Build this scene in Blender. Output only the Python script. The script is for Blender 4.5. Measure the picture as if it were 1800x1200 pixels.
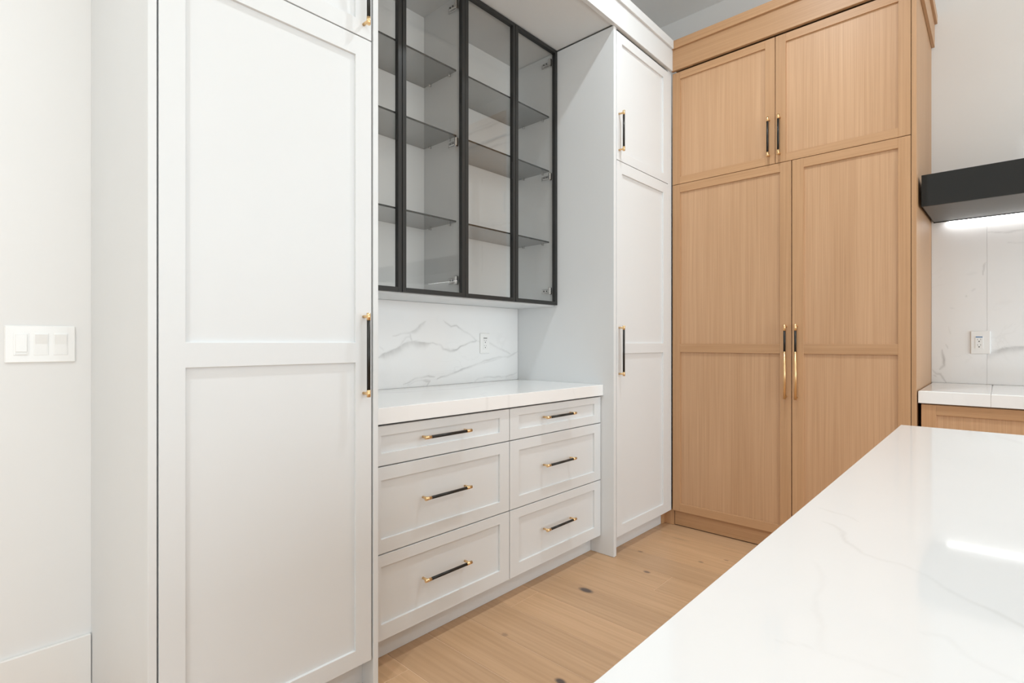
import bpy, bmesh, math, random
import numpy as np
from mathutils import Vector, Matrix

# ------------------------------------------------------------------ scene, camera, light
for o in list(bpy.data.objects):
    bpy.data.objects.remove(o, do_unlink=True)
scene = bpy.context.scene
COL = scene.collection
random.seed(7)

TH = 0.744233                       # angle between the cabinet run (X) and the view axis
cam_d = bpy.data.cameras.new('camera')
cam = bpy.data.objects.new('camera', cam_d); COL.objects.link(cam)
cam.location = (0, 0, 1.14)
cam.rotation_euler = (math.pi / 2, 0, TH - math.pi / 2)
cam_d.sensor_width = 36.0
cam_d.lens = 928.8 / 1800 * 36.0
cam_d.shift_y = 2.4 / 1800
cam_d.clip_start = 0.02
scene.camera = cam

scene.view_settings.view_transform = 'Standard'
scene.view_settings.look = 'None'
scene.view_settings.gamma = 1.0
scene.view_settings.use_curve_mapping = False
scene.view_settings.exposure = -1.31
scene.cycles.max_bounces = 10
scene.cycles.diffuse_bounces = 6
scene.cycles.transparent_max_bounces = 16
scene.cycles.sample_clamp_indirect = 6.0

CEIL = 3.62
XWALL, YWALL = 3.856, 2.195         # wall faces
XW0, YW0 = -4.2, -4.8               # far ends of the open room

world = bpy.data.worlds.new('world'); scene.world = world
world.use_nodes = True
bg = world.node_tree.nodes['Background']
bg.inputs[0].default_value = (0.92, 0.96, 1.0, 1); bg.inputs[1].default_value = 1.0

def area(name, loc, rot, sx, sy, power, col=(1, 1, 1), shape='RECTANGLE', spread=None):
    l = bpy.data.lights.new(name, 'AREA'); l.shape = shape; l.size = sx
    if shape in ('RECTANGLE', 'ELLIPSE'): l.size_y = sy
    l.energy = power; l.color = col
    if spread: l.spread = spread
    o = bpy.data.objects.new(name, l); COL.objects.link(o)
    o.location = loc; o.rotation_euler = rot
    return o
# daylight from assumed glazing behind the camera and a side window added for light
area('daylight_front', (0.7, YW0 + 0.12, 1.4), (math.radians(90), 0, 0), 6.0, 2.5, 440, (0.84, 0.942, 1.0))
area('added_light_side', (XW0 + 0.12, -1.2, 1.45), (0, math.radians(-90), 0), 2.3, 3.4, 110, (0.84, 0.942, 1.0))
DOWN_POWER = 40.0
DOWN_POS = [(-.7, .75), (2.1, .78), (-2.1, -2.0), (1.9, -2.0)]

# ------------------------------------------------------------------ helpers
OFF = {}                            # object name -> world offset of its root
class MB:
    def __init__(s): s.bm = bmesh.new(); s.mats = []
    def _mi(s, m):
        if m not in s.mats: s.mats.append(m)
        return s.mats.index(m)
    def box(s, x0, x1, y0, y1, z0, z1, m, bev=0.0, seg=1):
        t = bmesh.new()
        bmesh.ops.create_cube(t, size=1.0)
        for v in t.verts:
            v.co = Vector(((x0 + x1) / 2 + v.co.x * (x1 - x0), (y0 + y1) / 2 + v.co.y * (y1 - y0), (z0 + z1) / 2 + v.co.z * (z1 - z0)))
        if bev > 0:
            b = min(bev, 0.45 * min(abs(x1 - x0), abs(y1 - y0), abs(z1 - z0)))
            bmesh.ops.bevel(t, geom=list(t.edges), offset=b, segments=seg, profile=0.5, affect='EDGES')
        return s._add(t, m)
    def _add(s, t, m, smooth=False):
        i = s._mi(m); mp = {}
        bmesh.ops.recalc_face_normals(t, faces=list(t.faces))
        for v in t.verts: mp[v] = s.bm.verts.new(v.co)
        for f in t.faces:
            try: nf = s.bm.faces.new([mp[v] for v in f.verts])
            except ValueError: continue
            nf.material_index = i; nf.smooth = smooth and len(f.verts) == 4
        t.free(); return s
    def cyl(s, p0, p1, r, m, seg=14, r1=None):
        p0, p1 = Vector(p0), Vector(p1); d = p1 - p0
        t = bmesh.new()
        bmesh.ops.create_cone(t, cap_ends=True, cap_tris=False, segments=seg, radius1=r, radius2=r if r1 is None else r1, depth=d.length)
        q = Vector((0, 0, 1)).rotation_difference(d.normalized()).to_matrix().to_4x4()
        bmesh.ops.transform(t, matrix=Matrix.Translation((p0 + p1) / 2) @ q, verts=list(t.verts))
        return s._add(t, m, True)
    def prism(s, pts, a0, a1, m, axis='y'):
        """pts in the plane across axis, swept from a0 to a1"""
        t = bmesh.new()
        f = {'y': lambda p, a: (p[0], a, p[1]), 'x': lambda p, a: (a, p[0], p[1]), 'z': lambda p, a: (p[0], p[1], a)}[axis]
        A = [t.verts.new(f(p, a0)) for p in pts]; B = [t.verts.new(f(p, a1)) for p in pts]
        n = len(pts)
        t.faces.new(A); t.faces.new(B[::-1])
        for i in range(n): t.faces.new([A[i], A[(i + 1) % n], B[(i + 1) % n], B[i]])
        return s._add(t, m)
    def build(s, name, parent=None):
        off = Vector(OFF.get(parent.name, (0, 0, 0))) if parent else Vector((0, 0, 0))
        for v in s.bm.verts: v.co -= off
        me = bpy.data.meshes.new(name); s.bm.to_mesh(me); s.bm.free()
        for m in s.mats: me.materials.append(m)
        o = bpy.data.objects.new(name, me); COL.objects.link(o)
        if parent:
            o.parent = parent; OFF[o.name] = tuple(off)
        return o

def tag(o, label=None, cat=None, group=None, kind=None):
    if label: o['label'] = label
    if cat: o['category'] = cat
    if group: o['group'] = group
    if kind: o['kind'] = kind
    return o
def thing(name, loc, label, cat, group=None):
    o = bpy.data.objects.new(name, None); COL.objects.link(o); o.location = loc; o.empty_display_size = .1
    OFF[o.name] = tuple(loc)
    return tag(o, label, cat, group)
def part(name, parent, m, boxes, bev=0.0, label=None):
    mb = MB()
    for b in boxes: mb.box(*b, m, bev)
    o = mb.build(name, parent)
    if label: o['label'] = label
    return o

# ------------------------------------------------------------------ materials
def new_mat(name):
    m = bpy.data.materials.new(name); m.use_nodes = True
    nt = m.node_tree; b = nt.nodes['Principled BSDF']
    return m, nt, b
def N(nt, t, **kw):
    n = nt.nodes.new(t)
    for k, v in kw.items(): setattr(n, k, v)
    return n
def L(nt, a, b): nt.links.new(a, b)
def mixc(nt, fac, c1, c2, mode='MIX'):
    n = N(nt, 'ShaderNodeMix', data_type='RGBA', blend_type=mode)
    for sck, v in ((n.inputs[0], fac), (n.inputs[6], c1), (n.inputs[7], c2)):
        if hasattr(v, 'links'): L(nt, v, sck)
        elif isinstance(v, (int, float)): sck.default_value = v
        else: sck.default_value = (*v, 1)
    return n.outputs[2]
def maprange(nt, v, a, b, c=0.0, d=1.0):
    n = N(nt, 'ShaderNodeMapRange'); L(nt, v, n.inputs[0])
    for i, x in enumerate((a, b, c, d)): n.inputs[i + 1].default_value = x
    return n.outputs[0]

def paint(name, col, rough, bump=0.0, scale=400, spec=0.5):
    m, nt, b = new_mat(name)
    b.inputs['Roughness'].default_value = rough
    b.inputs['Specular IOR Level'].default_value = spec
    tc = N(nt, 'ShaderNodeTexCoord'); nz = N(nt, 'ShaderNodeTexNoise'); nz.inputs['Scale'].default_value = 3.0
    L(nt, tc.outputs['Object'], nz.inputs['Vector'])
    c = mixc(nt, nz.outputs[0], tuple(x * .985 for x in col), tuple(min(1, x * 1.015) for x in col))
    L(nt, c, b.inputs['Base Color'])
    if bump:
        n2 = N(nt, 'ShaderNodeTexNoise'); n2.inputs['Scale'].default_value = scale; n2.inputs['Detail'].default_value = 3
        L(nt, tc.outputs['Object'], n2.inputs['Vector'])
        bp = N(nt, 'ShaderNodeBump'); bp.inputs['Strength'].default_value = bump; bp.inputs['Distance'].default_value = .002
        L(nt, n2.outputs[0], bp.inputs['Height']); L(nt, bp.outputs[0], b.inputs['Normal'])
    return m
def metal(name, col, rough, metallic=1.0):
    m, nt, b = new_mat(name)
    b.inputs['Metallic'].default_value = metallic
    tc = N(nt, 'ShaderNodeTexCoord'); nz = N(nt, 'ShaderNodeTexNoise'); nz.inputs['Scale'].default_value = 60
    L(nt, tc.outputs['Object'], nz.inputs['Vector'])
    L(nt, mixc(nt, nz.outputs[0], tuple(x * .93 for x in col), tuple(min(1, x * 1.05) for x in col)), b.inputs['Base Color'])
    L(nt, maprange(nt, nz.outputs[0], 0, 1, rough * .85, rough * 1.15), b.inputs['Roughness'])
    return m

def oak(name, axis, light, dark, tint=0.10, rough=0.42, fine=130.0, broad=9.0, knots=None, contrast=1.0):
    """procedural oak, grain running along axis 0/1/2 of object space"""
    m, nt, b = new_mat(name)
    tc = N(nt, 'ShaderNodeTexCoord'); oi = N(nt, 'ShaderNodeObjectInfo')
    sc = N(nt, 'ShaderNodeVectorMath', operation='SCALE'); sc.inputs[3].default_value = 37.0
    cx = N(nt, 'ShaderNodeCombineXYZ')
    for i in range(3): L(nt, oi.outputs['Random'], cx.inputs[i])
    L(nt, cx.outputs[0], sc.inputs[0])
    add = N(nt, 'ShaderNodeVectorMath', operation='ADD'); L(nt, tc.outputs['Object'], add.inputs[0]); L(nt, sc.outputs[0], add.inputs[1])
    def streak(across, along, detail, dist=0.0):
        mp = N(nt, 'ShaderNodeMapping'); s = [across] * 3; s[axis] = along
        mp.inputs['Scale'].default_value = s
        L(nt, add.outputs[0], mp.inputs['Vector'])
        n = N(nt, 'ShaderNodeTexNoise'); n.inputs['Scale'].default_value = 1.0; n.inputs['Detail'].default_value = detail
        n.inputs['Distortion'].default_value = dist
        L(nt, mp.outputs[0], n.inputs['Vector']); return n.outputs[0]
    f1 = streak(fine, 2.2, 4); f2 = streak(broad * 8.0, .9, 3, .5); f3 = streak(broad * .6, .4, 2, .3)
    a = N(nt, 'ShaderNodeMath', operation='MULTIPLY_ADD'); L(nt, f1, a.inputs[0]); a.inputs[1].default_value = .42; 
    b2 = N(nt, 'ShaderNodeMath', operation='MULTIPLY_ADD'); L(nt, f2, b2.inputs[0]); b2.inputs[1].default_value = .28
    c3 = N(nt, 'ShaderNodeMath', operation='MULTIPLY'); L(nt, f3, c3.inputs[0]); c3.inputs[1].default_value = .3
    L(nt, c3.outputs[0], b2.inputs[2]); L(nt, b2.outputs[0], a.inputs[2])
    h = .16 / contrast
    g = maprange(nt, a.outputs[0], .5 - h, .5 + h)
    col = mixc(nt, g, dark, light)
    tv = maprange(nt, oi.outputs['Random'], 0, 1, 1 - tint, 1 + tint)
    cmb = N(nt, 'ShaderNodeCombineXYZ')
    for i in range(3): L(nt, tv, cmb.inputs[i])
    col = mixc(nt, 1.0, col, cmb.outputs[0], 'MULTIPLY')
    if knots:
        for (kx, ky, rx, ry, s) in knots:
            sub = N(nt, 'ShaderNodeVectorMath', operation='SUBTRACT'); L(nt, tc.outputs['Object'], sub.inputs[0]); sub.inputs[1].default_value = (kx, ky, 0)
            mul = N(nt, 'ShaderNodeVectorMath', operation='MULTIPLY'); L(nt, sub.outputs[0], mul.inputs[0]); mul.inputs[1].default_value = (1 / rx, 1 / ry, 0)
            ln = N(nt, 'ShaderNodeVectorMath', operation='LENGTH'); L(nt, mul.outputs[0], ln.inputs[0])
            wob = N(nt, 'ShaderNodeMath', operation='MULTIPLY_ADD'); L(nt, f2, wob.inputs[0]); wob.inputs[1].default_value = .6; L(nt, ln.outputs['Value'], wob.inputs[2])
            k = maprange(nt, wob.outputs[0], 1.0, 1.75, s, 0.0)
            col = mixc(nt, k, col, (.075, .055, .05))
    L(nt, col, b.inputs['Base Color'])
    b.inputs['Roughness'].default_value = rough
    bp = N(nt, 'ShaderNodeBump'); bp.inputs['Strength'].default_value = .12; bp.inputs['Distance'].default_value = .001
    L(nt, f1, bp.inputs['Height']); L(nt, bp.outputs[0], b.inputs['Normal'])
    return m

def marble(name, base=(.87, .867, .86), vein=(.36, .35, .34), rough=.12, amount=.30):
    m, nt, b = new_mat(name)
    tc = N(nt, 'ShaderNodeTexCoord')
    n = N(nt, 'ShaderNodeTexNoise'); n.inputs['Scale'].default_value = 2.3; n.inputs['Detail'].default_value = 6; n.inputs['Distortion'].default_value = 1.2
    L(nt, tc.outputs['Object'], n.inputs['Vector'])
    s = N(nt, 'ShaderNodeMath', operation='SUBTRACT'); L(nt, n.outputs[0], s.inputs[0]); s.inputs[1].default_value = .5
    ab = N(nt, 'ShaderNodeMath', operation='ABSOLUTE'); L(nt, s.outputs[0], ab.inputs[0])
    fv = maprange(nt, ab.outputs[0], 0.0, .012, amount * .35, 0.0)
    n2 = N(nt, 'ShaderNodeTexNoise'); n2.inputs['Scale'].default_value = 1.7; n2.inputs['Detail'].default_value = 4
    L(nt, tc.outputs['Object'], n2.inputs['Vector'])
    msk = maprange(nt, n2.outputs[0], .5, .68)
    pm = N(nt, 'ShaderNodeMath', operation='MULTIPLY'); L(nt, fv, pm.inputs[0]); L(nt, msk, pm.inputs[1])
    cl = maprange(nt, n2.outputs[0], .3, .7)
    col = mixc(nt, cl, base, tuple(x * .965 for x in base))
    at = N(nt, 'ShaderNodeAttribute', attribute_name='vein')
    tot = N(nt, 'ShaderNodeMath', operation='ADD', use_clamp=True); L(nt, pm.outputs[0], tot.inputs[0]); L(nt, at.outputs['Fac'], tot.inputs[1])
    col = mixc(nt, tot.outputs[0], col, vein)
    L(nt, col, b.inputs['Base Color'])
    b.inputs['Roughness'].default_value = rough
    return m

def glass(name, tint, rough=0.0):
    m = bpy.data.materials.new(name); m.use_nodes = True; nt = m.node_tree; nt.nodes.clear()
    out = N(nt, 'ShaderNodeOutputMaterial'); mix = N(nt, 'ShaderNodeMixShader'); fr = N(nt, 'ShaderNodeFresnel'); fr.inputs[0].default_value = 1.5
    tr = N(nt, 'ShaderNodeBsdfTransparent'); tr.inputs[0].default_value = (*tint, 1)
    gl = N(nt, 'ShaderNodeBsdfGlossy'); gl.inputs['Roughness'].default_value = rough
    ge = N(nt, 'ShaderNodeNewGeometry'); L(nt, maprange(nt, ge.outputs['Backfacing'], 0, 1, 1.5, 1 / 1.5), fr.inputs[0])
    L(nt, fr.outputs[0], mix.inputs[0]); L(nt, tr.outputs[0], mix.inputs[1]); L(nt, gl.outputs[0], mix.inputs[2]); L(nt, mix.outputs[0], out.inputs[0])
    return m
def emit(name, col, strength):
    m, nt, b = new_mat(name)
    b.inputs['Base Color'].default_value = (.8, .8, .8, 1)
    b.inputs['Emission Color'].default_value = (*col, 1); b.inputs['Emission Strength'].default_value = strength
    return m

M_wall = paint('wall_paint', (.80, .795, .785), .7, .05, 500)
M_ceil = paint('ceiling_paint', (.9, .9, .89), .8, .04, 400)
M_cab = paint('cabinet_paint', (.715, .725, .728), .48, .01, 700, .35)
M_base = paint('baseboard_paint', (.82, .81, .79), .4)
M_plate = paint('plate_plastic', (.86, .855, .84), .18)
M_dark = paint('dark_slot', (.03, .03, .03), .5)
M_slot = paint('slot_grey', (.25, .24, .23), .5)
M_blue = paint('blue_film', (.03, .16, .38), .3)
M_black = paint('black_frame', (.014, .014, .013), .4)
M_grip = metal('black_grip', (.035, .033, .03), .38, .6)
M_brass = metal('brass', (.86, .60, .32), .33)
M_chrome = metal('chrome', (.62, .61, .6), .22)
M_hood = paint('hood_black', (.014, .014, .013), .5, spec=.3)
M_hoodu = paint('hood_underside', (.10, .10, .098), .42, spec=.3)
OL, OD = (.61, .365, .197), (.44, .237, .11)
OL2, OD2 = tuple(x * .93 for x in OL), tuple(x * .93 for x in OD)
M_oak_v = oak('oak_vertical', 2, OL2, OD2, .05, fine=150, contrast=.7)
M_oak_p = oak('oak_panel', 2, (.61, .378, .22), (.45, .257, .133), .035, fine=260, broad=9, contrast=.95)
M_oak_h = oak('oak_horizontal', 1, OL2, OD2, .05, fine=150, contrast=.7)
M_oak_x = oak('oak_depthwise', 0, OL2, OD2, .05, fine=150, contrast=.7)
KN = [(2.023, 1.40, .017, .030, .95), (1.42, 1.086, .012, .018, .95), (2.389, 1.288, .010, .016, .75), (2.60, 1.44, .008, .014, .55),
      (2.69, 1.14, .008, .012, .5), (2.80, 1.05, .007, .010, .45), (1.50, 1.42, .010, .012, .35), (2.92, 1.36, .006, .05, .3)]
FLT, FLD = (.62, .395, .232), (.44, .27, .146)
M_floor = oak('oak_plank', 1, FLT, FLD, .12, .38, 70, 5, KN, .85)
M_fbase = paint('floor_base_seam_glint', (.80, .62, .45), .6)  # pale base: light caught on plank bevels is put into the seam colour
M_marble = marble('marble')
M_quartz = marble('island_quartz', (.75, .75, .75), (.42, .40, .38), .055, .16)
M_pane = glass('smoked_pane', (.92, .917, .91))
M_shelf = glass('smoked_shelf', (.68, .68, .675))
M_edge = paint('smoked_edge', (.02, .022, .02), .15)
M_winglass = glass('window_glass', (.98, .98, .98))
M_led = emit('led_diffuser', (.97, .99, 1.0), 30.0)
M_lamp = emit('downlight_lens', (.97, .99, 1.0), 25.0)

# ------------------------------------------------------------------ setting
def struct(name, m, boxes, label=None, bev=0.0):
    o = part(name, None, m, boxes, bev, label); o['kind'] = 'structure'; return o
T = .15
struct('ceiling', M_ceil, [(XW0 - T, XWALL + T, YW0 - T, YWALL + T, CEIL, CEIL + T)], 'plain white ceiling')
struct('wall_back', M_wall, [(XW0 - T, XWALL + T, YWALL, YWALL + T, 0, CEIL)], 'white painted wall behind the white cabinets')
struct('wall_right', M_wall, [(XWALL, XWALL + T, YW0 - T, YWALL, 0, CEIL)], 'white painted wall above the range hood')
OX0, OX1, OZ1 = -2.4, 3.8, 2.72
struct('wall_front', M_wall, [(XW0 - T, OX0, YW0 - T, YW0, 0, CEIL), (OX1, XWALL, YW0 - T, YW0, 0, CEIL), (OX0, OX1, YW0 - T, YW0, OZ1, CEIL)], 'white wall with glazed doors behind the camera')
SY0, SY1, SZ0, SZ1 = -3.0, .6, .2, 2.7
struct('wall_left', M_wall, [(XW0 - T, XW0, YW0, SY0, 0, CEIL), (XW0 - T, XW0, SY1, YWALL, 0, CEIL), (XW0 - T, XW0, SY0, SY1, 0, SZ0), (XW0 - T, XW0, SY0, SY1, SZ1, CEIL)], 'white wall with an added wide window')
def window(name, boxes, panes):
    o = struct(name, M_black, boxes, None, .003)
    for p in panes: part('pane', o, M_winglass, [p])
xs = [OX0 + i * (OX1 - OX0) / 4 for i in range(5)]
fb = [(OX0, OX1, YW0 - .1, YW0 - .04, 0, .06), (OX0, OX1, YW0 - .1, YW0 - .04, OZ1 - .06, OZ1)]
fb += [(min(max(x - .03, OX0), OX1 - .06), min(max(x - .03, OX0), OX1 - .06) + .06, YW0 - .1, YW0 - .04, .06, OZ1 - .06) for x in xs]
window('window_1', fb, [(xs[i] + .04, xs[i + 1] - .04, YW0 - .074, YW0 - .066, .06, OZ1 - .06) for i in range(4)])
ys = [SY0 + i * (SY1 - SY0) / 3 for i in range(4)]
fb = [(XW0 - .1, XW0 - .04, SY0, SY1, SZ0, SZ0 + .06), (XW0 - .1, XW0 - .04, SY0, SY1, SZ1 - .06, SZ1)]
fb += [(XW0 - .1, XW0 - .04, min(max(y - .03, SY0), SY1 - .06), min(max(y - .03, SY0), SY1 - .06) + .06, SZ0 + .06, SZ1 - .06) for y in ys]
window('window_added', fb, [(XW0 - .074, XW0 - .066, ys[i] + .04, ys[i + 1] - .04, SZ0 + .06, SZ1 - .06) for i in range(3)])  # unseen side window, added and sized for the light it gives
struct('baseboard_back', M_base, [(XW0, .339, YWALL - .014, YWALL - .0005, 0.001, .19)], 'tall flat white baseboard under the light switches', .002)

# floor with real planks where the room can be seen
PITCH, X0 = .187, 1.302
floor = struct('floor', M_fbase, [(XW0 - T, XWALL + T, YW0 - T, YWALL + T, -.12, -.0012)], 'wide light oak plank floor')
special = {-2: [1.517], 5: [1.17], 0: [-.2], 1: [.35], 2: [-.35], 3: [-.1], 4: [.3], 6: [-.3], 7: [.1], 8: [.55], -1: [.1]}
for k in range(-12, 14):
    xa = X0 + k * PITCH; xb = xa + PITCH
    if xa > XWALL: continue
    cuts = sorted(special.get(k, [random.uniform(-1.2, 1.6)]))
    while cuts[0] > -1.9: cuts.insert(0, cuts[0] - 1.9)
    while cuts[-1] < YWALL: cuts.append(cuts[-1] + 1.9)
    cuts[0] = max(cuts[0], -2.6)
    for a, b_ in zip(cuts[:-1], cuts[1:]):
        part('plank', floor, M_floor, [(xa + .001, min(xb, XWALL) - .001, a + .001, min(b_, YWALL) - .001, -.0016, 0.0)], .0006)

# ------------------------------------------------------------------ cabinet builders
class Face:
    """a vertical cabinet face: a = along, d = inwards from the front plane"""
    def __init__(s, orient, F): s.o, s.F = orient, F
    def box(s, a0, a1, z0, z1, d0, d1):
        if s.o == 'Y': return (a0, a1, s.F + d0, s.F + d1, z0, z1)
        return (s.F + d0, s.F + d1, a0, a1, z0, z1)
    def pt(s, a, z, d): return (a, s.F + d, z) if s.o == 'Y' else (s.F + d, a, z)

def handle(face, parent, horiz, c, e0, e1, g0, g1, out=.030, rb=.0058, label='black grip bar handle with brass ends and posts'):
    """bar from e0 to e1, black grip from g0 to g1, c = the other coordinate"""
    mb = MB(); P = (lambda t, d: face.pt(t, c, d)) if horiz else (lambda t, d: face.pt(c, t, d))
    mb.cyl(P(e0, -out), P(g0, -out), rb + .0006, M_brass); mb.cyl(P(g1, -out), P(e1, -out), rb + .0006, M_brass)
    mb.cyl(P(g0, -out), P(g1, -out), rb, M_grip)
    sgn = 1 if e1 > e0 else -1
    for t in (e0 + sgn * .011, e1 - sgn * .011):
        mb.cyl(P(t, 0.0), P(t, -out), .0048, M_brass)
    o = mb.build('handle', parent); o['label'] = label
    return o

def shaker(name, root, face, a0, a1, z0, z1, sl, sr, rb, rt, mid=None, wood=False, recess=.009, th=.020):
    ms, mr, mp = (M_oak_v, M_oak_h, M_oak_p) if wood else (M_cab, M_cab, M_cab)
    bev = .0007
    mb = MB()
    mb.box(*face.box(a0, a0 + sl, z0, z1, 0, th), ms, bev); mb.box(*face.box(a1 - sr, a1, z0, z1, 0, th), ms, bev)
    rails = [(z0, z0 + rb), (z1 - rt, z1)] + ([mid] if mid else [])
    e = .0 if wood else .002
    if not wood:
        for r in rails: mb.box(*face.box(a0 + sl - e, a1 - sr + e, r[0], r[1], 0.00002, th), mr, bev)
    if wood: mb.box(*face.box(a0 + sl - .003, a1 - sr + .003, z0 + .002, z1 - .002, th - .0028, th - .0003), ms)
    d = mb.build(name, root)
    if wood:
        for r in rails: part('rail', d, mr, [face.box(a0 + sl, a1 - sr, r[0], r[1], .0003, th - .003)], bev)
    zs = [z0 + rb] + ([mid[0], mid[1]] if mid else []) + [z1 - rt]
    for i in range(0, len(zs), 2):
        part('panel', d, mp, [face.box(a0 + sl - .004, a1 - sr + .004, zs[i] - .004, zs[i + 1] + .004, recess, th - .003)])
    return d

YF = 1.503                           # front plane of the tall white cabinets
FT = Face('Y', YF)
ZC, ZM, ZT = 2.826, 2.955, 3.006     # crown: underside, step, top
ZG = 2.121                           # gap between lower and upper doors

# left tall cabinet
r = thing('tall_cabinet', (.66, 1.85, 0), 'full-height white shaker cabinet beside the light switches', 'cabinet')
part('end_panel', r, M_cab, [(.341, .3595, YF, YWALL - .001, 0.001, ZC - .001)], .001)
part('end_panel', r, M_cab, [(.963, .982, YF, YWALL - .001, 0.001, ZC - .001)], .001)
part('body', r, M_cab, [(.360, .9625, YF + .16, YWALL - .002, .10, ZC - .001), (.360, .9625, YF + .023, YF + .161, .10, .104)])
part('toe_kick', r, M_cab, [(.360, .9625, 1.569, 1.585, 0.001, .0995)])
d = shaker('door', r, FT, .3635, .956, .108, ZG - .002, .058, .057, .053, .062, (1.077, 1.141))
handle(FT, d, False, .927, .9675, 1.235, .990, 1.212)
d = shaker('door', r, FT, .3635, .956, ZG + .002, ZC - .014, .058, .057, .052, .05)
handle(FT, d, False, .927, 2.152, 2.372, 2.175, 2.349)

# right tall cabinet
r = thing('tall_cabinet', (2.75, 1.85, 0), 'narrower-looking full-height white shaker cabinet in the corner beside the oak cabinet', 'cabinet')
part('end_panel', r, M_cab, [(2.430, 2.456, YF, YWALL - .001, 0.001, ZC - .001)], .001)
part('body', r, M_cab, [(2.4565, 3.055, YF + .16, YWALL - .002, .10, ZC - .001), (2.4565, 3.055, YF + .023, YF + .161, .10, .104)])
part('filler', r, M_cab, [(3.058, 3.103, YF + .001, YWALL - .3, .098, ZC - .001)], .0008)
part('toe_kick', r, M_cab, [(2.4565, 3.085, 1.566, 1.582, 0.001, .0995)])
d = shaker('door', r, FT, 2.4595, 3.055, .098, ZG - .002, .056, .060, .058, .062, (1.082, 1.138))
handle(FT, d, False, 2.482, .963, 1.232, .984, 1.210)
d = shaker('door', r, FT, 2.4595, 3.055, ZG + .002, ZC - .014, .056, .060, .052, .052)
handle(FT, d, False, 2.482, 2.166, 2.382, 2.188, 2.359)

# crown that runs on over both tall cabinets and the niche
r = thing('crown_moulding', (1.7, 1.5, ZC), 'stepped white crown moulding along the top of the white cabinets', 'moulding')
part('fascia_board', r, M_cab, [(.341, 3.089, 1.488, 1.512, ZC, ZM)], .0015)
part('cap_board', r, M_cab, [(.329, 3.077, 1.476, 1.514, ZM + .0005, ZT)], .0015)
part('soffit_panel', r, M_cab, [(.984, 2.428, 1.5125, YWALL - .002, ZC + .006, ZC + .024)])
part('top_board', r, M_cab, [(.341, 3.089, 1.5145, YWALL - .002, ZC + .026, ZC + .05)])

# drawer cabinets
FD = Face('Y', 1.583)
ROWS = [(.100, .399, .056, .042, .262), (.4035, .706, .050, .047, .564), (.7105, .849, .043, .034, .790)]
for (a0, a1, hc, lab) in ((.986, 1.702, 1.332, 'white three-drawer base cabinet against the left tall cabinet'), (1.706, 2.4265, 2.044, 'white three-drawer base cabinet ending at the right tall cabinet')):
    r = thing('drawer_cabinet', ((a0 + a1) / 2, 1.88, 0), lab, 'cabinet', 'white drawer cabinets under the marble counter')
    part('body', r, M_cab, [(a0 - .002, a1 + .002, 1.76, YWALL - .002, .10, .856), (a0 - .002, a1 + .002, 1.606, 1.761, .0995, .101)])
    part('toe_kick', r, M_cab, [(a0 - .002, a1 + .002, 1.650, 1.666, 0.001, .0995)])
    for (z0, z1, rb, rt, hz) in ROWS:
        d = shaker('drawer', r, FD, a0, a1, z0, z1, .060, .060, rb, rt)
        handle(FD, d, True, hz, hc - .116, hc + .116, hc - .089, hc + .089)
        bpy.data.objects[d.name].children[-1].location = (0, 0, 0)

# ------------------------------------------------------------------ marble slabs with veins
def wob(P, s, seed):
    rs = np.random.RandomState(seed); o = np.zeros(len(P))
    for k in range(7):
        a = rs.uniform(0, 2 * np.pi); fr = s * 1.7 ** k
        o += np.sin((P[:, 0] * np.cos(a) + P[:, 1] * np.sin(a)) * fr + rs.uniform(0, 6.28)) / 1.55 ** k
    return o / 2.2
def vein_field(P, veins):
    W = P + np.stack([wob(P, 45, 1), wob(P, 45, 2)], 1) * .0035
    out = np.zeros(len(P)); mod = np.clip(.75 + .5 * wob(P, 30, 3), .25, 1.25)
    for (pts, wp, wn, inten) in veins:
        pts = np.array(pts, float); best = np.full(len(P), 9.0)
        for i in range(len(pts) - 1):
            a, b = pts[i], pts[i + 1]; ab = b - a; L2 = ab @ ab
            t = np.clip(((W - a) @ ab) / L2, 0, 1)
            q = W - (a + t[:, None] * ab); dist = np.hypot(q[:, 0], q[:, 1])
            side = ab[0] * q[:, 1] - ab[1] * q[:, 0]
            taper = np.ones(len(P))
            if i == 0: taper = np.minimum(taper, .35 + .65 * np.clip(t * 1.6, 0, 1))
            if i == len(pts) - 2: taper = np.minimum(taper, .35 + .65 * np.clip((1 - t) * 1.6, 0, 1))
            nd = dist / (np.where(side > 0, wp, wn) * taper)
            best = np.minimum(best, nd)
        out = np.maximum(out, inten * np.exp(-best ** 2) * mod)
    return np.clip(out, 0, 1)
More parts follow.
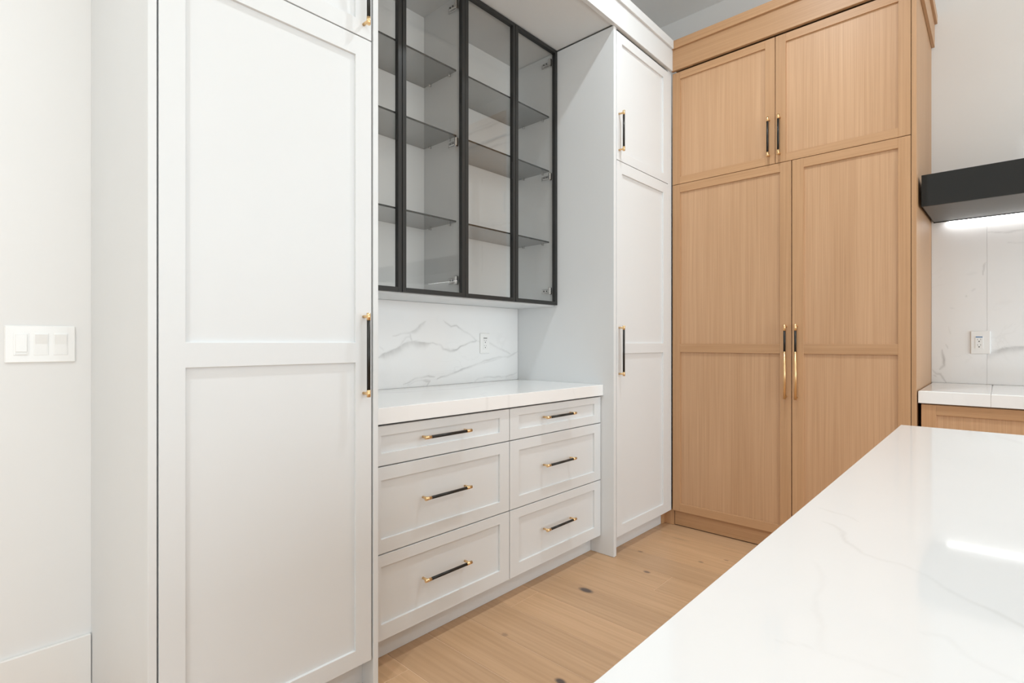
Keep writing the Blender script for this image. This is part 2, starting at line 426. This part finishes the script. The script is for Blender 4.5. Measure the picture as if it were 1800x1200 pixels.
def slab(name, root, m, us, vs, thick, mp, veins, ease=.0015):
    """box whose face is a fine grid carrying a 'vein' attribute; mp(u, v, w) -> world, w = depth behind the face"""
    us, vs = np.array(us, float), np.array(vs, float); nu, nv = len(us), len(vs)
    U, V = np.meshgrid(us, vs, indexing='ij'); P = np.stack([U.ravel(), V.ravel()], 1)
    val = vein_field(P, veins) if veins else np.zeros(len(P))
    Q = P.copy()
    Q[:, 0] = np.clip(Q[:, 0], us[0] + ease, us[-1] - ease); Q[:, 1] = np.clip(Q[:, 1], vs[0] + ease, vs[-1] - ease)
    verts = [mp(a, b_, 0.0) for a, b_ in Q]
    idx = np.arange(nu * nv).reshape(nu, nv)
    A = idx[:-1, :-1].ravel(); B = idx[1:, :-1].ravel(); C = idx[1:, 1:].ravel(); D = idx[:-1, 1:].ravel()
    faces = np.stack([A, B, C, D], 1).tolist()
    ring = list(idx[:, 0]) + list(idx[-1, 1:]) + list(idx[-2::-1, -1]) + list(idx[0, -2:0:-1])
    n0 = len(verts); n = len(ring); vv = list(val)
    for w in (ease, thick):
        for i in ring: verts.append(mp(P[i, 0], P[i, 1], w)); vv.append(val[i])
    for i in range(n):
        j = (i + 1) % n
        faces.append([ring[j], ring[i], n0 + i, n0 + j]); faces.append([n0 + j, n0 + i, n0 + n + i, n0 + n + j])
    faces.append([n0 + n + i for i in range(n)])
    off = np.array(OFF.get(root.name, (0, 0, 0))) if root else np.zeros(3)
    me = bpy.data.meshes.new(name); me.from_pydata([tuple(np.array(v) - off) for v in verts], [], faces)
    at = me.attributes.new('vein', 'FLOAT', 'POINT'); at.data.foreach_set('value', np.array(vv, dtype=np.float32))
    bm = bmesh.new(); bm.from_mesh(me); bmesh.ops.recalc_face_normals(bm, faces=list(bm.faces)); bm.to_mesh(me); bm.free()
    me.materials.append(m)
    o = bpy.data.objects.new(name, me); COL.objects.link(o)
    if root: o.parent = root; OFF[o.name] = tuple(off)
    return o

ar = lambda a, b, st: np.linspace(a, b, max(2, int(round(abs(b - a) / st)) + 1))
# niche counter
o = slab('countertop', None, M_marble, ar(.983, 2.4285, .012), ar(1.568, 2.186, .012), .057, lambda u, v, w: (u, v, .915 - w), 
         [([(1.2, 2.1), (1.45, 2.0), (1.8, 1.95), (2.1, 2.05)], .012, .02, .16), ([(1.549, 1.568), (1.60, 1.66), (1.70, 1.72)], .006, .006, .15), ([(1.678, 1.568), (1.70, 1.60)], .006, .006, .16), ([(1.721, 1.568), (1.74, 1.63)], .006, .006, .14), ([(1.895, 1.568), (1.92, 1.65)], .005, .005, .2)])
tag(o, 'white marble countertop in the niche above the white drawers', 'countertop')
# niche backsplash
VL = [([(1.432, 1.071), (1.466, 1.091), (1.53, 1.11), (1.575, 1.133), (1.628, 1.148), (1.687, 1.142), (1.742, 1.139)], .0035, .024, .52),
      ([(1.38, 1.05), (1.432, 1.071), (1.466, 1.091), (1.53, 1.11), (1.575, 1.133), (1.628, 1.148), (1.687, 1.142), (1.742, 1.139)], .003, .004, .5),
      ([(1.742, 1.139), (1.817, 1.13), (1.835, 1.107), (1.883, 1.095), (1.926, 1.104), (1.957, 1.122), (2.008, 1.136), (2.067, 1.149), (2.08, 1.156)], .0045, .0045, .5),
      ([(1.83, 1.107), (1.883, 1.093), (1.93, 1.104)], .009, .006, .42),
      ([(1.51, 1.175), (1.57, 1.186), (1.612, 1.189), (1.649, 1.206)], .004, .004, .42), ([(1.62, 1.19), (1.649, 1.206), (1.681, 1.238), (1.714, 1.254)], .004, .013, .36),
      ([(1.612, 1.189), (1.617, 1.167), (1.628, 1.148)], .005, .005, .38), ([(1.55, 1.12), (1.59, 1.165), (1.62, 1.17)], .006, .004, .25),
      ([(1.829, 1.262), (1.859, 1.245), (1.889, 1.229), (1.926, 1.233), (1.982, 1.203), (2.034, 1.185), (2.08, 1.149)], .0045, .0045, .40),
      ([(2.08, 1.15), (2.183, 1.136), (2.241, 1.116), (2.329, 1.085), (2.36, 1.074)], .0045, .0055, .32),
      ([(1.575, .932), (1.644, .956), (1.731, .968), (1.777, .961)], .004, .005, .45), ([(1.698, .945), (1.742, .94), (1.72, .915)], .005, .005, .42), ([(1.60, .93), (1.68, .948), (1.75, .95)], .003, .003, .35),
      ([(1.788, .949), (1.871, .968), (1.944, .986), (2.015, 1.005)], .0045, .005, .46), ([(1.96, .985), (2.015, 1.005), (2.142, 1.035), (2.255, 1.058), (2.329, 1.054), (2.375, 1.068), (2.425, 1.089)], .004, .006, .30),
      ([(2.10, 1.015), (2.20, 1.035), (2.30, 1.055)], .003, .003, .22), ([(2.142, 1.035), (2.14, 1.015)], .003, .003, .25),
      ([(2.06, .921), (2.101, .936), (2.169, .943), (2.284, .935), (2.344, .942), (2.422, .954)], .004, .005, .30), ([(1.432, 1.121), (1.461, 1.104)], .004, .004, .2),
      ([(1.0, 1.2), (1.2, 1.12), (1.38, 1.05)], .006, .015, .3)]
o = slab('backsplash', None, M_marble, np.concatenate([ar(.983, 1.40, .02), ar(1.404, 2.4285, .0035)]), ar(.9155, 1.349, .0035), .007, lambda u, v, w: (u, 2.187 + w, v), VL, .0005)
tag(o, 'white marble backsplash with grey branching veins below the glass-door cabinets', 'backsplash')

# ------------------------------------------------------------------ glass-door wall cabinets
YG = 1.879
VB = [([(1.80, 2.19), (2.013, 2.308), (2.143, 2.38), (2.264, 2.456), (2.363, 2.51)], .005, .005, .30), ([(1.85, 2.14), (2.013, 2.226), (2.09, 2.266), (2.264, 2.357), (2.357, 2.412)], .006, .006, .42), ([(1.9, 2.12), (2.013, 2.185), (2.164, 2.267), (2.345, 2.36)], .005, .005, .28),
      ([(2.111, 1.752), (2.119, 1.647), (2.116, 1.54)], .006, .006, .16), ([(2.197, 1.827), (2.345, 1.864)], .005, .005, .18), ([(2.111, 2.087), (2.116, 2.05)], .005, .005, .15), ([(1.3, 2.7), (1.5, 2.6), (1.69, 2.62)], .008, .012, .12)]
GZ0, GZ1 = 1.358, 2.829
def hinge(root, x, z):
    mb = MB()
    mb.box(x - .006, x - .001, 1.925, 1.985, z - .013, z + .013, M_chrome, .002)
    mb.box(x - .018, x - .006, 1.905, 1.968, z - .009, z + .009, M_chrome, .003)
    mb.box(x - .028, x - .008, 1.9012, 1.918, z - .022, z + .022, M_chrome, .004)
    mb.cyl((x - .020, 1.935, z), (x - .016, 1.935, z), .004, M_dark)
    mb.cyl((x - .020, 1.955, z), (x - .016, 1.955, z), .004, M_dark)
    o = mb.build('hinge', root); o['label'] = 'chrome concealed hinge'
for (a0, a1, lab) in ((.9835, 1.7105, 'black-framed smoked glass wall cabinet half hidden behind the left tall cabinet'), (1.7115, 2.4285, 'black-framed smoked glass wall cabinet against the right tall cabinet')):
    r = thing('glass_cabinet', ((a0 + a1) / 2, 2.04, 1.35), lab, 'cabinet', 'smoked glass wall cabinets')
    t = .012; yb = 2.1865
    part('side_panel', r, M_cab, [(a0, a0 + t, 1.903, yb, 1.350, GZ1)]); part('side_panel', r, M_cab, [(a1 - t, a1, 1.903, yb, 1.350, GZ1)])
    part('bottom_panel', r, M_cab, [(a0 + t, a1 - t, 1.903, yb, 1.350, 1.366)]); part('top_panel', r, M_cab, [(a0 + t, a1 - t, 1.903, yb, GZ1 - .012, GZ1)])
    o = slab('back_panel', r, M_marble, ar(a0 + t, a1 - t, .008), ar(1.366, GZ1 - .012, .008), .006, lambda u, v, w: (u, 2.1805 + w, v), VB, .0004)
    o['label'] = 'white marble back panel with thin grey veins'
    mid = (a0 + a1) / 2
    for k, (b0, b1) in enumerate(((a0 + .0005, mid - .0015), (mid + .0015, a1 - .0005))):
        fw = .020; y0, y1 = YG, YG + .022
        d = part('door', r, M_black, [(b0, b0 + fw, y0, y1, GZ0, GZ1 - .001), (b1 - fw, b1, y0, y1, GZ0, GZ1 - .001), (b0 + fw, b1 - fw, y0 + .0001, y1, GZ0, GZ0 + fw), (b0 + fw, b1 - fw, y0 + .0001, y1, GZ1 - .001 - fw, GZ1 - .001)], .0008, 'slim black metal door frame')
        part('pane', d, M_pane, [(b0 + fw - .004, b1 - fw + .004, y1 - .007, y1 - .003, GZ0 + fw - .004, GZ1 - fw + .003)], 0, 'smoked glass pane')
        if k == 0:
            part('finger_pull', d, M_black, [(b1 - fw - .004, b1 - fw - .0002, y0 + .002, y0 + .012, 2.00, 2.09)], .0015)
    for z in (2.455, 2.140, 1.726):
        s = part('shelf', r, M_shelf, [(a0 + t + .003, a1 - t - .003, 1.929, yb - .009, z - .004, z + .004)], .0006, 'smoked glass shelf')
        part('front_edge', s, M_edge, [(a0 + t + .003, a1 - t - .003, 1.9275, 1.9289, z - .004, z + .004)])
        for xx, sg in ((a0 + t, 1), (a1 - t, -1)):
            for yy in (1.975, 2.125):
                mb = MB(); mb.cyl((xx, yy, z - .010), (xx + sg * .012, yy, z - .010), .0045, M_chrome); mb.box(min(xx + sg * .002, xx + sg * .012), max(xx + sg * .002, xx + sg * .012), yy - .006, yy + .006, z - .0075, z - .0042, M_chrome)
                mb.build('shelf_pin', s)
    for z in (2.762, 2.102, 1.440):
        hinge(r, a1 - t, z)
        mb = MB(); x = a0 + t
        mb.box(x + .001, x + .006, 1.925, 1.985, z - .013, z + .013, M_chrome, .002); mb.box(x + .006, x + .018, 1.905, 1.968, z - .009, z + .009, M_chrome, .003); mb.box(x + .008, x + .028, 1.9012, 1.918, z - .022, z + .022, M_chrome, .004)
        o = mb.build('hinge', r); o['label'] = 'chrome concealed hinge'

# ------------------------------------------------------------------ oak pantry cabinet
XO = 3.105
FO = Face('X', XO)
r = thing('oak_cabinet', (3.48, .9, 0), 'tall oak pantry cabinet with four shaker doors and stepped crown', 'cabinet')
part('body', r, M_oak_v, [(XO + .16, XWALL - .002, .3025, 1.497, .10, ZC + .02), (XO + .023, XO + .161, .3025, 1.497, .10, .104)])
part('side_panel', r, M_oak_v, [(XO, XWALL - .001, .283, .302, 0.001, ZC + .001)], .0008)
part('toe_kick', r, M_oak_h, [(3.130, 3.146, .3025, 1.493, 0.006, .0975)])
part('corner_filler', r, M_oak_v, [(3.0855, 3.1235, 1.560, 1.580, 0.001, .0965)], .0005)
part('corner_filler', r, M_oak_v, [(3.124, 3.150, 1.4965, 1.580, 0.001, .0965)], .0005)
for (a0, a1, z0, z1, sl, sr, rb, rt, mid, hc, hb, ht, g0, g1) in (
        (.8195, 1.497, .098, ZG - .0015, .057, .049, .050, .049, (1.082, 1.134), .845, .839, 1.239, 1.0925, 1.205),
        (.3045, .8155, .098, ZG - .0015, .049, .056, .050, .049, (1.082, 1.134), .792, .838, 1.239, 1.0925, 1.205),
        (.9015, 1.497, ZG + .0015, ZC - .011, .051, .049, .044, .044, None, .931, 2.160, 2.376, 2.184, 2.352),
        (.3045, .8985, ZG + .0015, ZC - .011, .048, .052, .044, .044, None, .877, 2.158, 2.376, 2.184, 2.352)):
    d = shaker('door', r, FO, a0, a1, z0, z1, sl, sr, rb, rt, mid, wood=True)
    handle(FO, d, False, hc, hb, ht, g0, g1, label='brass bar handle with a black grip section')
cr = part('fascia_board', r, M_oak_h, [(3.090, 3.112, .268, 1.4995, ZC, ZM)], .001)
part('side_board', cr, M_oak_x, [(3.112, XWALL - .001, .268, .2825, ZC, ZM)], .001)
cr = part('cap_board', r, M_oak_h, [(3.078, 3.114, .256, 1.4995, ZM + .0005, ZT)], .001)
part('side_board', cr, M_oak_x, [(3.114, XWALL - .001, .256, .284, ZM + .0005, ZT)], .001)
part('top_board', r, M_oak_h, [(3.1145, XWALL - .002, .2845, 1.497, ZC + .022, ZC + .04)])

# ------------------------------------------------------------------ cooking wall: base cabinets, counter, backsplash, hood
XB = 3.137
FB = Face('X', XB)
for (a0, a1, lab) in ((-.492, .268, 'oak drawer cabinet beside the oak pantry, under the range wall counter'), (-1.252, -.498, 'oak drawer cabinet further right under the range wall counter')):
    r = thing('oak_drawer_cabinet', (3.5, (a0 + a1) / 2, 0), lab, 'cabinet', 'oak drawer cabinets under the range wall counter')
    part('body', r, M_oak_v, [(XB + .023, XWALL - .002, a0 - .002, a1 + .002, .10, .855)])
    part('toe_kick', r, M_oak_h, [(XB + .06, XB + .075, a0 - .002, a1 + .002, 0.001, .0995)])
    for (z0, z1) in ((.10, .399), (.403, .676), (.680, .851)):
        shaker('drawer', r, FB, a0, a1, z0, z1, .055, .055, .046, .046, None, wood=True)
r = thing('marble_counter', (3.5, -.4, .858), 'white marble counter on the oak drawers beneath the range hood', 'countertop')
for (y0, y1) in ((.0249, .2785), (-1.26, .0241)):
    slab('counter_slab', r, M_marble, ar(3.125, 3.847, .03), ar(y0, y1, .03), .057, lambda u, v, w: (u, v, .915 - w), [], .0035)
VR = [([(.239, 1.102), (.229, 1.048), (.226, 1.015), (.245, .99)], .006, .006, .5), ([(.219, 1.127), (.21, 1.107)], .004, .004, .4), ([(.204, 1.231), (.197, 1.189)], .004, .004, .22),
      ([(.204, 1.338), (.184, 1.333)], .004, .004, .32), ([(.131, 1.391), (.128, 1.403)], .004, .004, .34), ([(.11, 1.423), (.095, 1.438)], .004, .004, .35), ([(.062, 1.507), (.057, 1.563), (.05, 1.576)], .004, .004, .36),
      ([(.278, .989), (.262, .964), (.242, .965), (.216, .916)], .005, .005, .36), ([(.278, .955), (.258, .947)], .004, .004, .35), ([(.13, 1.52), (.09, 1.52)], .012, .012, .08)]
VR2 = [([(.06, 1.066), (.044, 1.076), (.026, 1.088), (-.003, 1.108), (-.043, 1.116), (-.098, 1.12), (-.3, 1.16)], .022, .003, .5), ([(.041, 1.736), (-.02, 1.729), (-.098, 1.732), (-.3, 1.75)], .004, .004, .3), ([(-.037, 1.67), (-.098, 1.666), (-.2, 1.63)], .004, .004, .25),
       ([(0, 1.35), (-.05, 1.36)], .02, .02, .07), ([(-.3, 1.16), (-.6, 1.3), (-.9, 1.25)], .01, .02, .3)]
r = thing('marble_backsplash', (3.852, -.4, .916), 'tall white marble backsplash of jointed slabs beneath the range hood', 'backsplash')
slab('backsplash_slab', r, M_marble, ar(.0465, .2822, .004), ar(.9155, 1.84, .005), .007, lambda u, v, w: (3.848 + w, u, v), VR, .0004)
slab('backsplash_slab', r, M_marble, np.concatenate([ar(-1.26, -.2, .02), ar(-.195, .0458, .004)]), ar(.9155, 1.84, .006), .007, lambda u, v, w: (3.848 + w, u, v), VR2, .0004)

HY0, HY1 = -1.10, .2705
r = thing('range_hood', (3.5, -.4, 1.79), 'long matt black range hood with a light strip on the marble wall', 'range hood')
mb = MB(); mb.prism([(3.173, 1.788), (3.173, 1.937), (3.8475, 1.937), (3.8475, 1.8235), (3.186, 1.793), (3.186, 1.788)], HY0, HY1, M_hood, 'y'); mb.build('hood_body', r)
sl = (1.8235 - 1.793) / (3.8475 - 3.186)
zz = lambda x: 1.793 + (x - 3.186) * sl
mb = MB(); mb.prism([(3.187, zz(3.187) - .0003), (3.187, zz(3.187) - .002), (3.810, zz(3.810) - .002), (3.810, zz(3.810) - .0003)], HY0 + .004, HY1 - .004, M_hoodu, 'y'); o = mb.build('underside_panel', r); o['label'] = 'brushed dark metal underside'
mb = MB(); mb.prism([(3.811, zz(3.811) - .0003), (3.811, zz(3.811) - .006), (3.818, zz(3.818) - .006), (3.818, zz(3.818) - .0003)], HY0, HY1, M_hood, 'y'); mb.build('back_lip', r)
mb = MB(); mb.prism([(3.8195, zz(3.82) - .0005), (3.8195, zz(3.82) - .006), (3.838, zz(3.838) - .006), (3.838, zz(3.838) - .0005)], HY0 + .05, HY1 - .06, M_led, 'y'); o = mb.build('light_strip', r); o['label'] = 'glowing white light strip'

# ------------------------------------------------------------------ island
IX0, IX1, IY0, IY1 = .297, 1.795, -1.05, .200
VI = [([(.819, .183), (.805, .16), (.805, .147), (.787, .132)], .0025, .0025, .2),
      ([(.756, .165), (.747, .149), (.729, .135), (.692, .123), (.67, .107), (.663, .091), (.662, .07), (.65, .05), (.627, .038), (.609, .021), (.598, .002), (.586, -.015), (.54, -.08), (.5, -.2)], .002, .003, .19),
      ([(.614, .14), (.581, .126), (.547, .118), (.502, .116), (.477, .103), (.437, .098), (.438, .089), (.439, .074), (.442, .047)], .0025, .0025, .08),
      ([(.514, .047), (.522, .029), (.5, .017), (.492, 0.0), (.46, -.05)], .0025, .0025, .09), ([(.43, .122), (.438, .104)], .002, .002, .2), ([(1.78, .02), (1.637, -.042), (1.4, -.2)], .012, .012, .1)]
o = slab('island_countertop', None, M_quartz, np.concatenate([ar(IX0, .95, .0035), ar(.96, IX1, .012)]), np.concatenate([ar(IY0, -.26, .03), ar(-.25, IY1, .0035)]), .05, lambda u, v, w: (u, v, .915 - w), VI, .003)
tag(o, 'large white island countertop with faint veins in the foreground', 'countertop')
r = thing('island_cabinet', (1.05, -.45, 0), 'oak island cabinet under the white island countertop', 'cabinet')
bx0, bx1, by0, by1 = IX0 + .04, IX1 - .04, IY0 + .04, IY1 - .04
part('body', r, M_oak_v, [(bx0 + .02, bx1 - .02, by0 + .02, by1 - .02, .10, .864)])
part('end_panel', r, M_oak_v, [(bx0, bx0 + .0195, by0, by1, .001, .864)], .001); part('end_panel', r, M_oak_v, [(bx1 - .0195, bx1, by0, by1, .001, .864)], .001)
part('toe_kick', r, M_oak_x, [(bx0 + .02, bx1 - .02, by1 - .09, by1 - .075, .001, .0995)])
for i in range(3):
    w = (bx1 - bx0 - .04) / 3
    part('door', r, M_oak_v, [(bx0 + .021 + i * w, bx0 + .019 + (i + 1) * w, by1 - .0195, by1, .102, .858)], .001)
    part('door', r, M_oak_v, [(bx0 + .021 + i * w, bx0 + .019 + (i + 1) * w, by0, by0 + .0195, .102, .858)], .001)

# ------------------------------------------------------------------ outlets and switches
def outlet(face, a0, a1, z0, z1, ac, label, bar, name='power_outlet', th=.006):
    r = thing(name, face.pt((a0 + a1) / 2, (z0 + z1) / 2, 0), label, 'outlet')
    part('cover_plate', r, M_plate, [face.box(a0, a1, z0, z1, -th, -.0002)], .0025)
    zc = (z0 + z1) / 2; hw, hh = .0165, .0335
    part('receptacle', r, M_plate, [face.box(ac - hw, ac + hw, zc - hh, zc + hh, -th - .0022, -th + .001)], .0008)
    f = -th - .0022
    part('indicator_bar', r, bar, [face.box(ac - .014, ac + .014, zc + hh - .0065, zc + hh - .001, f - .0006, f + .001)])
    for s in (.010, -.020):
        mb = MB()
        mb.box(*face.box(ac - .0075, ac - .0055, zc + s + .003, zc + s + .011, f - .0003, f + .001), M_slot); mb.box(*face.box(ac + .0055, ac + .0075, zc + s + .003, zc + s + .010, f - .0003, f + .001), M_slot)
        mb.cyl(face.pt(ac, zc + s - .004, f - .0003), face.pt(ac, zc + s - .004, f + .001), .0032, M_dark, 10)
        mb.build('socket_slots', r)
FS1 = Face('Y', 2.187); FS2 = Face('X', 3.848)
outlet(FS1, 2.101, 2.177, 1.079, 1.195, 2.139, 'small white power outlet on the veined marble above the drawers', M_slot)
outlet(FS2, .032, .113, 1.080, 1.204, .078, 'white power outlet with a blue strip on the marble under the hood', M_blue, th=.010)
FSW = Face('Y', YWALL)
r = thing('light_switch', (.217, YWALL, 1.136), 'white three-gang light switch plate on the left wall', 'light switch')
part('cover_plate', r, M_plate, [FSW.box(.134, .300, 1.079, 1.193, -.006, -.0003)], .0025)
for i, c in enumerate((.171, .217, .263)):
    f = part('switch_frame', r, M_plate, [FSW.box(c - .0175, c + .0175, 1.102, 1.170, -.0072, -.005)], .0006)
    mb = MB(); y = YWALL
    if i == 0:
        mb.box(*FSW.box(c - .0135, c + .0135, 1.112, 1.166, -.0105, -.006), M_plate, .0012); mb.box(*FSW.box(c - .0135, c + .0135, 1.1045, 1.1085, -.0095, -.006), M_plate, .0006)
        mb.build('dimmer_paddle', f)
    else:
        mb.prism([(y - .0115, 1.166), (y - .006, 1.166), (y - .006, 1.106), (y - .0075, 1.106), (y - .0085, 1.136)], c - .0145, c + .0145, M_plate, 'x')
        mb.build('rocker', f)

# ------------------------------------------------------------------ ceiling downlights
DOWN_LAB = ['round recessed downlight above the aisle in front of the light switches', 'round recessed downlight above the aisle in front of the white drawers',
            'round recessed downlight behind the camera on the window side', 'round recessed downlight beyond the far side of the island']
for i, (x, y) in enumerate(DOWN_POS):
    r = thing('downlight', (x, y, CEIL), DOWN_LAB[i], 'downlight', 'recessed ceiling downlights')
    mb = MB(); mb.cyl((x, y, CEIL - .006), (x, y, CEIL - .0005), .058, M_base, 28, .062); mb.build('trim_ring', r)
    mb = MB(); mb.cyl((x, y, CEIL - .008), (x, y, CEIL - .0062), .040, M_lamp, 24); mb.build('lens', r)
    l = area('downlight_beam', (x, y, CEIL - .012), (0, 0, 0), .08, .08, DOWN_POWER, (.86, .95, 1.0), 'DISK', math.radians(130))
    l.parent = r; l.location = (0, 0, -.012)
